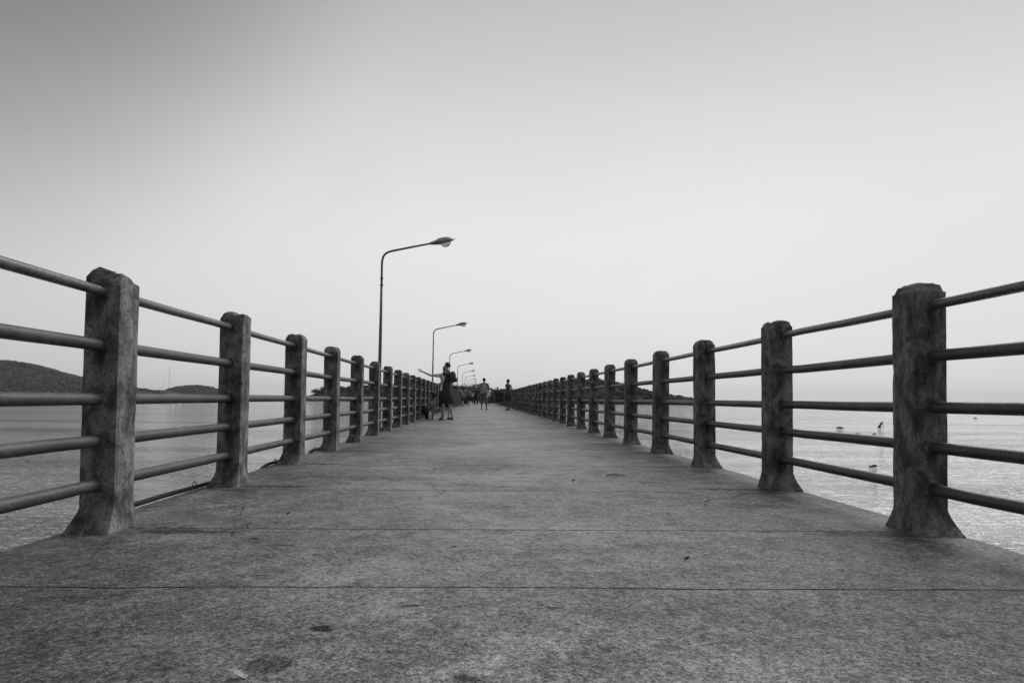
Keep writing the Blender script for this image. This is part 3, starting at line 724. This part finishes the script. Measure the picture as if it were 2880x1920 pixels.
def loft(bm, rings, seg=14, cap=True):
    """rings: (cx, cy, cz, rx, ry)"""
    rr = []
    for j, (cx, cy, cz, rx, ry) in enumerate(rings):
        rr.append([bm.verts.new((cx+rx*math.cos(a)*(1+.03*math.sin(3*a+j)), cy+ry*math.sin(a), cz)) for a in [2*math.pi*k/seg for k in range(seg)]])
    for a, c in zip(rr, rr[1:]):
        for k in range(seg): bm.faces.new((a[k], a[(k+1) % seg], c[(k+1) % seg], c[k]))
    if cap: bm.faces.new(rr[0][::-1]); bm.faces.new(rr[-1])
def limb_pts(a, b, c): return [Vector(a), (Vector(a)+Vector(b))/2, Vector(b), (Vector(b)+Vector(c))/2, Vector(c)]

def person(loc, facing, label, H=1.7, skin=C_SKIN, hair=C_HAIR, hair_len=0.0, feet=((-.1, 0), (.1, 0)), knees=None, arms=None, lean=0.0,
           pelvis=(0, 0, .93), chest=None, head=None, garments=(), shoes=C_DARK, build=1.0, cap_hat=None, group=None, seated=False, sole_z=0.0, footdirs=(0, 0)):
    """local frame: +y is where the person faces. garments: list of (name, material, kind, args)"""
    s = H/1.7
    t = thing("person", label, "person", loc, group, facing); t.scale = (s, s, s)
    P = Vector(pelvis); CH = Vector(chest) if chest else P + Vector((0, lean*.4, .40)); NK = CH + Vector((0, lean*.18, .17)); HD = Vector(head) if head else NK + Vector((0, lean*.1+.015, .12))
    SH = [CH + Vector((sx*.17*build, 0, .10)) for sx in (-1, 1)]
    arms = arms or [((-.24, -.02, 1.12), (-.25, .06, .88)), ((.24, -.02, 1.12), (.25, .06, .88))]
    HIP = [P + Vector((sx*.09*build, 0, -.03)) for sx in (-1, 1)]
    ANK = [Vector((f[0], f[1]-.03, .08+sole_z)) if len(f) == 2 else Vector(f) for f in feet]
    KN = [Vector(k) for k in knees] if knees else [(h+a)/2 + Vector((0, .04, 0)) for h, a in zip(HIP, ANK)]
    verts, edges, rad = [], [], []
    def add(p, r, par=None):
        verts.append(tuple(p)); rad.append(r); i = len(verts)-1
        if par is not None: edges.append((par, i))
        return i
    roots = []
    p0 = add(P, (.125*build, .095)); roots.append(p0)
    w = add((P*.5+CH*.5), (.115*build, .085), p0); c = add(CH, (.145*build, .095), w); n0 = add(NK - Vector((0, 0, .03)), (.055, .055), c); n1 = add(NK+Vector((0, .005, .03)), (.05, .05), n0)
    j = add(HD + Vector((0, .012, -.05)), (.062, .068), n1); h = add(HD + Vector((0, 0, .02)), (.076, .09), j); add(HD + Vector((0, -.005, .085)), (.058, .07), h)
    fin = []
    for k, sx in enumerate((-1, 1)):
        sh = add(SH[k], .058*build, c); e, wr = Vector(arms[k][0]), Vector(arms[k][1])
        m1 = add((SH[k]+e)/2, .045*build, sh); el = add(e, .038, m1); m2 = add((e+wr)/2, .036, el); wi = add(wr, .026, m2)
        d = (wr-e).normalized(); palm = wr + d*.075; pa = add(palm, (.024, .036), wi)
        side = d.cross(Vector((0, 1, 0)) if abs(d.y) < .8 else Vector((1, 0, 0))).normalized(); nrm = side.cross(d)
        for q, (off, ln) in enumerate(((-.03, .062), (-.01, .075), (.01, .07), (.03, .055))):
            fin.append((palm + d*.0 + side*off, palm + d*.045 + side*off*1.1, palm + d*(.03+ln) + side*off*1.15 + nrm*.012))
        fin.append((wr + d*.03 + side*.025, wr + d*.06 + side*.055 + nrm*.01, wr + d*.095 + side*.062 + nrm*.018))
        hp = add(HIP[k], .085*build, p0); th = add((HIP[k]+KN[k])/2, .072*build, hp); kn = add(KN[k], .052, th); cf = add(KN[k]*.62+ANK[k]*.38 + Vector((0, -.01, 0)), .052, kn); an = add(ANK[k], .034, cf)
        fd = footdirs[k]; f3 = Vector((math.sin(fd), math.cos(fd), 0))
        ft = add(ANK[k] + f3*.06 + Vector((0, 0, -.035)), (.036, .028), an); add(ANK[k] + f3*.16 + Vector((0, 0, -.052)), (.038, .018), ft)
    # nose and ears
    add(HD + Vector((0, .105, -.015)), .012, h)
    for sx in (-1, 1): add(HD + Vector((sx*.085, -.005, -.01)), .014, h)
    for f in fin:
        a = add(f[0], .0095); roots.append(a); b_ = add(f[1], .009, a); add(f[2], .0075, b_)
    me = bpy.data.meshes.new("body"); me.from_pydata(verts, edges, []); me.materials.append(skin)
    o = bpy.data.objects.new("body", me); COL.objects.link(o); o.parent = t
    md = o.modifiers.new("skin", 'SKIN'); md.use_smooth_shade = True
    sl = me.skin_vertices[0].data
    for i, r in enumerate(rad): sl[i].radius = r if isinstance(r, tuple) else (r, r)
    for r in roots: sl[r].use_root = True
    o.modifiers.new("sub", 'SUBSURF').levels = 1; o.modifiers["sub"].render_levels = 1
    # face: eyes and mouth
    bm = bmesh.new()
    for sx in (-1, 1): ellipsoid(bm, HD + Vector((sx*.032, .083, .012)), (.013, .008, .007), 8, 6)
    ellipsoid(bm, HD + Vector((0, .086, -.055)), (.022, .007, .005), 8, 6)
    mobj("face_features", bm, C_HAIR, t)
    # hair
    bm = bmesh.new(); ellipsoid(bm, (0, 0, 0), (.092, .108, .105), 14, 10, 0.12, H*3)
    for v in bm.verts:
        if v.co.y > .02 and v.co.z < .045: v.co.y = .02; v.co *= .93
        if v.co.z < -.055: v.co.z = -.055 - hair_len*(1 if v.co.y < .03 else .4)*(.6+.4*(-v.co.z-.055)/.05)
    for v in bm.verts: v.co += HD + Vector((0, -.012, .028))
    mobj("hair", bm, hair, t, smooth=True)
    if cap_hat:
        bm = bmesh.new(); loft(bm, [(HD.x, HD.y, HD.z+.06, *( (.17, .18) if cap_hat[1] == 'brim' else (.10, .12))), (HD.x, HD.y, HD.z+.075, .105, .12), (HD.x, HD.y, HD.z+.12, .095, .11), (HD.x, HD.y, HD.z+.155, .05, .06)])
        if cap_hat[1] == 'peak': box(bm, HD.x-.06, HD.x+.06, HD.y+.08, HD.y+.19, HD.z+.06, HD.z+.075, .005)
        mobj("hat", bm, cap_hat[0], t, smooth=True)
    for (gname, gm, kind, *ar) in garments:
        bm = bmesh.new()
        if kind == 'top':
            z0, flare, slv = ar   # hem height, extra hem radius, sleeve fraction of upper+lower arm (0..1)
            mid = P*.5+CH*.5
            def lp(z):   # centre line at height z
                f = (z-P.z)/(CH.z-P.z); return P + (CH-P)*f
            rings = []
            for z, rx, ry in ((z0, .155*build+flare, .125+flare*.7), ((z0+mid.z)/2, .145*build+flare*.45, .115+flare*.3), (mid.z, .135*build+flare*.15, .105), (CH.z-.02, .165*build, .118), (CH.z+.08, .18*build, .105), (CH.z+.135, .13*build, .08), (CH.z+.165, .062, .062)):
                q = lp(max(z, P.z) if seated else z) if True else None
                rings.append((q.x, q.y, z, rx, ry))
            rings = sorted(rings, key=lambda r_: r_[2]); loft(bm, rings)
            if slv > 0:
                for k in range(2):
                    e, wr = Vector(arms[k][0]), Vector(arms[k][1]); pts = [SH[k]+(Vector((0, 0, .0))), SH[k]*.5+e*.5]; rr_ = [.068*build, .06*build]
                    if slv <= .5: pts[-1] = SH[k] + (e-SH[k])*slv*2
                    else: pts += [e, e+(wr-e)*(slv*2-1)]; rr_ += [.05, .042]
                    ring_tube(bm, pts, rr_, 10)
        elif kind == 'bottom':
            z1, ease, = ar   # hem height, looseness
            loft(bm, [(P.x, P.y, P.z-.10, .155*build+ease, .12+ease), (P.x, P.y, P.z, .15*build+ease*.5, .118), (P.x, P.y, P.z+.09, .135*build, .105)])
            for k in range(2):
                pts = [HIP[k]+Vector((0, 0, .02))]; rr_ = [.095*build+ease*.6]
                if z1 < 0.45 and not seated:
                    pts += [KN[k], KN[k]+(ANK[k]-KN[k])*min(1, (.5-z1)/.42)]; rr_ += [.068+ease, .056+ease*1.3]
                elif seated: pts += [KN[k], KN[k]+(ANK[k]-KN[k])*.85]; rr_ += [.072+ease, .055+ease]
                else:
                    f = (HIP[k].z-z1)/(HIP[k].z-KN[k].z); pts += [HIP[k]+(KN[k]-HIP[k])*f]; rr_ += [.08+ease*1.3]
                ring_tube(bm, pts, rr_, 10)
        elif kind == 'skirt':
            z1, flare = ar
            loft(bm, [(P.x, P.y, z1, .16*build+flare, .14+flare*.8), (P.x, P.y, (z1+P.z)/2, .16*build+flare*.5, .135+flare*.4), (P.x, P.y, P.z+.02, .15*build, .12), (P.x, P.y, P.z+.12, .13*build, .105)])
        mobj(gname, bm, gm, t, smooth=True)
    if shoes:
        for k in range(2):
            bm = bmesh.new(); fd = footdirs[k]; f3 = Vector((math.sin(fd), math.cos(fd), 0)); a = ANK[k]
            b0 = a - f3*.05; bz = a.z-.08
            for (w1, z0_, z1_) in ((.044, 0.001, .022), (.040, .018, .05)):
                mid_ = a + f3*.08; L_ = .135 if z1_ < .03 else .12
                vv = ellipsoid(bm, (0, 0, 0), (w1, L_, (z1_-z0_)/2), 12, 6)
                for v in vv: v.co = Matrix.Rotation(-fd, 3, 'Z') @ v.co + Vector((mid_.x, mid_.y, bz+(z0_+z1_)/2))
            mobj("shoe", bm, shoes, t, smooth=True)
    return t, SH, CH, P
PI = math.pi
GP = "people walking and standing on the pier"
# facing angle: 0 = away from camera (+Y); pi/2 = towards -X (left); pi = towards camera
# person in white shirt pointing to the left
A, SH, CH, P = person((-1.05, 19.3, 0), PI*.10, "person in white shirt and dark shorts pointing out to sea with arm stretched left", 1.58, C_SKIN, C_HAIR,
    feet=((-.10, .0), (.16, .12)), arms=[((-.46, .08, 1.42), (-.72, .12, 1.54)), ((.25, .03, 1.12), (.20, .16, 1.0))],
    garments=(("shirt", C_WHITE, 'top', .88, .03, .25), ("shorts", C_BLACK, 'bottom', .42, .05)), shoes=C_WHITE, group=GP, build=1.05)
# person in long sleeveless black dress with backpack in front of them
B, SH, CH, P = person((-0.965, 18.82, 0), PI*0.36, "person in sleeveless black dress with backpack beside the one pointing", 1.66, C_SKIN, C_BLOND,
    feet=((-.15, .08), (.13, -.10)), arms=[((-.24, .02, 1.13), (-.20, .17, 1.08)), ((.24, .0, 1.12), (.16, .18, 1.1))], footdirs=(.3, .0),
    garments=(("dress", C_BLACK, 'top', .50, .13, .16),), shoes=C_DARK, group=GP, build=.95)
bm = bmesh.new(); ellipsoid(bm, (0, 0, 0), (.125, .085, .18), 14, 10, .12, 4); box(bm, -.09, .09, -.13, -.05, -.15, .0, .03)
bp = mobj("backpack", bm, C_DARK, smooth=True)
rotB = Matrix.Rotation(PI*0.36, 4, 'Z'); bp.matrix_world = Matrix.Translation(Vector((-0.965, 18.82, 0)) + rotB.to_3x3() @ Vector((0.0, -.19, 1.26))) @ rotB
tag(bp, "dark rounded backpack on the back of the person in the black dress", "backpack")
bm = bmesh.new()
for sx in (-1, 1): ring_tube(bm, [(sx*.09, .10, .12), (sx*.10, .22, .19), (sx*.11, .345, .10), (sx*.12, .33, -.08), (sx*.12, .12, -.2)], .012, 6)
mobj("strap", bm, C_GREY, bp)
# seated person by the railing
person((-1.50, 18.75, 0), PI*0.55, "person sitting on the deck against the left railing with knees drawn up", 1.65, C_SKIN2, C_HAIR,
    pelvis=(.0, -.02, .12), chest=(0, -.12, .42), feet=((-.10, .34, .08), (.10, .36, .08)), knees=((-.12, .26, .42), (.12, .27, .40)),
    arms=[((-.24, .02, .36), (-.08, .24, .46)), ((.24, .03, .36), (.06, .26, .44))], seated=True,
    garments=(("shirt", C_GREY, 'top', .13, .02, .3), ("trousers", C_BLACK, 'bottom', .1, .015)), shoes=C_DARK, group=GP)
t = thing("water_bottle", "white bottle standing on the deck beside the seated person", "bottle", (-1.435, 18.45, 0))
bm = bmesh.new(); loft(bm, [(0, 0, 0, .034, .034), (0, 0, .02, .04, .04), (0, 0, .16, .046, .046), (0, 0, .21, .036, .036), (0, 0, .235, .016, .016), (0, 0, .25, .016, .016)]); mobj("bottle_body", bm, M_WHITE, t, smooth=True)
bm = bmesh.new(); ring_tube(bm, [(0, 0, .25), (0, 0, .272)], .019, 10); mobj("cap", bm, M_WHITE, t)
# man in printed shirt, walking away
person((0.25, 36.6, 0), -.25, "person in loose printed shirt and checked shorts striding in the middle of the pier", 1.78, C_SKIN2, C_HAIR,
    feet=((-.15, .16), (.19, -.14)), footdirs=(-.5, .1), lean=.0, arms=[((-.27, .04, 1.12), (-.02, .24, 1.02)), ((.27, .0, 1.13), (.16, .20, .96))],
    garments=(("shirt", C_PRINT, 'top', .88, .05, .45), ("shorts", C_CHECK, 'bottom', .34, .04)), shoes=C_DARK, group=GP, build=1.15)
# slim person by the right railing
person((1.60, 35.7, 0), .9, "slim dark-haired person in dark top and shorts standing alone by the right railing", 1.70, C_SKIN2, C_HAIR, hair_len=.03,
    feet=((-.03, .03), (.05, -.05)), arms=[((-.24, -.06, 1.12), (-.14, .02, .93)), ((.30, -.08, 1.14), (.15, .0, .95))],
    garments=(("top", C_DARK, 'top', .88, .0, .2), ("shorts", C_BLACK, 'bottom', .58, .055)), shoes=C_BLACK, group=GP)
# white cap
person((-0.345, 60.4, 0), PI*.97, "person in white cap and dark clothes with hands on hips walking in the middle", 1.70, C_SKIN2, C_HAIR, cap_hat=(C_WHITE, 'peak'),
    feet=((-.16, .08), (.13, -.05)), arms=[((-.38, -.02, 1.15), (-.16, .08, 1.02)), ((.38, -.02, 1.15), (.16, .08, 1.02))],
    garments=(("shirt", C_BLACK, 'top', .80, .05, .5), ("trousers", C_BLACK, 'bottom', .12, .03)), shoes=C_WHITE, group=GP, build=1.2)
# white shirt, arm raised
person((0.745, 55.5, 0), .1, "person in white shirt and dark shorts holding one arm up", 1.66, C_SKIN, C_HAIR,
    feet=((-.08, .1), (.06, -.1)), arms=[((-.22, .10, 1.55), (-.04, .13, 1.84)), ((.25, -.02, 1.10), (.24, .06, .88))],
    garments=(("shirt", C_WHITE, 'top', .84, .04, .35), ("shorts", C_BLACK, 'bottom', .25, .045)), shoes=C_DARK, group=GP)
# two in long black clothes
person((1.58, 56.3, 0), -.2, "person in long black clothes, left of the two standing by the right railing", 1.62, C_SKIN2, C_HAIR,
    feet=((-.12, .05), (.10, -.02)), garments=(("dress", C_BLACK, 'top', .40, .10, .95),), shoes=C_BLACK, group=GP, build=1.15)
person((1.90, 56.5, 0), .3, "shorter person in long black clothes, right of the two by the right railing", 1.52, C_SKIN2, C_BLOND,
    feet=((-.1, .0), (.1, .03)), garments=(("dress", C_BLACK, 'top', .42, .09, .95),), shoes=C_BLACK, group=GP, build=1.15)
person((1.364, 69.5, 0), PI, "person in dark clothes with a pale waistband behind the one in white shirt", 1.58, C_SKIN2, C_HAIR,
    feet=((-.14, .05), (.12, -.05)), garments=(("top", C_DARK, 'top', .92, .02, .4), ("trousers", C_BLACK, 'bottom', .12, .03)), shoes=C_BLACK, group=GP)
person((-1.40, 59.3, 0), .3, "person in brimmed hat and long dark skirt close to the left railing", 1.66, C_SKIN2, C_HAIR, cap_hat=(C_BLACK, 'brim'),
    feet=((-.1, .03), (.1, -.03)), arms=[((-.26, .05, 1.15), (-.14, .26, 1.12)), ((.28, .06, 1.2), (.22, .22, 1.42))],
    garments=(("shirt", C_GREY, 'top', .85, .02, .9), ("skirt", C_BLACK, 'skirt', .12, .06)), shoes=C_BLACK, group=GP)
person((-1.03, 59.7, 0), -.6, "person in grey top leaning over a dark bag, right of the brimmed hat", 1.55, C_SKIN, C_HAIR, hair_len=.08,
    feet=((-.12, .05), (.10, -.08)), lean=.25, arms=[((-.20, .14, 1.10), (-.10, .30, .90)), ((.20, .16, 1.10), (.12, .30, .90))],
    garments=(("top", C_GREY, 'top', .84, .02, .6), ("shorts", C_DARK, 'bottom', .50, .04)), shoes=C_BLACK, group=GP)
bm = bmesh.new(); ellipsoid(bm, (0, 0, .24), (.22, .13, .23), 12, 8, .25, 3)
bg = mobj("shoulder_bag", bm, C_BLACK, loc=(-0.80, 59.6, .40), smooth=True); tag(bg, "bulky dark bag carried between the left group and the white cap", "bag")
bm = bmesh.new(); ring_tube(bm, [(-.14, 0, .42), (-.08, 0, .62), (.04, 0, .64), (.13, 0, .42)], .014, 6); mobj("handle", bm, C_BLACK, bg)
person((-1.50, 52.0, 0), PI*.5, "person leaning over the left railing behind the one in the black dress", 1.55, C_SKIN, C_HAIR, pelvis=(0, -.15, .9), lean=.5,
    feet=((-.08, -.12), (.1, -.2)), arms=[((-.2, .14, 1.22), (-.1, .28, 1.2)), ((.2, .14, 1.22), (.12, .28, 1.2))],
    garments=(("shirt", C_GREY, 'top', .80, .02, .3), ("shorts", C_DARK, 'bottom', .5, .03)), shoes=C_DARK, group=GP)
person((-0.72, 76.0, 0), .2, "person in pale shirt far off between the dark bag and the white cap", 1.68, C_SKIN, C_HAIR,
    feet=((-.12, .08), (.1, -.06)), garments=(("shirt", C_WHITE, 'top', .84, .03, .4), ("trousers", C_DARK, 'bottom', .15, .03)), shoes=C_DARK, group=GP)
person((0.15, 84.0, 0), PI, "person in grey top farthest down the middle of the pier", 1.7, C_SKIN2, C_HAIR,
    feet=((-.1, .1), (.12, -.05)), garments=(("top", C_GREY, 'top', .86, .02, .4), ("trousers", C_BLACK, 'bottom', .12, .03)), shoes=C_BLACK, group=GP)
person((-1.35, 71.0, 0), -.3, "person in dark clothes far off by the left railing behind the brimmed hat", 1.66, C_SKIN2, C_HAIR,
    feet=((-.1, .05), (.12, -.05)), garments=(("top", C_DARK, 'top', .86, .02, .6), ("trousers", C_BLACK, 'bottom', .12, .03)), shoes=C_BLACK, group=GP)
# bather bending over in the shallow water, waist deep
person((46.7, 72.9, WZ-.78), -PI*.42, "bather standing waist-deep in the sea, bending forward on the right", 1.7, C_SKIN2, C_HAIR,
    chest=(0, .26, 1.17), head=(0, .42, 1.36), feet=((-.14, .05), (.14, -.02)), arms=[((-.2, .34, 1.0), (-.12, .42, .80)), ((.2, .36, 1.0), (.12, .44, .82))],
    garments=(("shorts", C_BLACK, 'bottom', .5, .02),), shoes=None)

# ------------------------------------------------------------------ thin evening haze over the bay
bm = bmesh.new(); box(bm, -8000, 8000, -900, 7000, -6.5, 110)
hm = bpy.data.materials.new("haze"); hm.use_nodes = True; hn = hm.node_tree
hn.nodes.remove(hn.nodes["Principled BSDF"]); pv = hn.nodes.new("ShaderNodeVolumePrincipled")
pv.inputs['Color'].default_value = (.9, .9, .9, 1); pv.inputs['Density'].default_value = 0.00008; pv.inputs['Anisotropy'].default_value = 0.2
hn.links.new(pv.outputs[0], hn.nodes["Material Output"].inputs['Volume'])
tag(mobj("haze", bm, hm), "thin pale haze over the bay", kind='stuff')
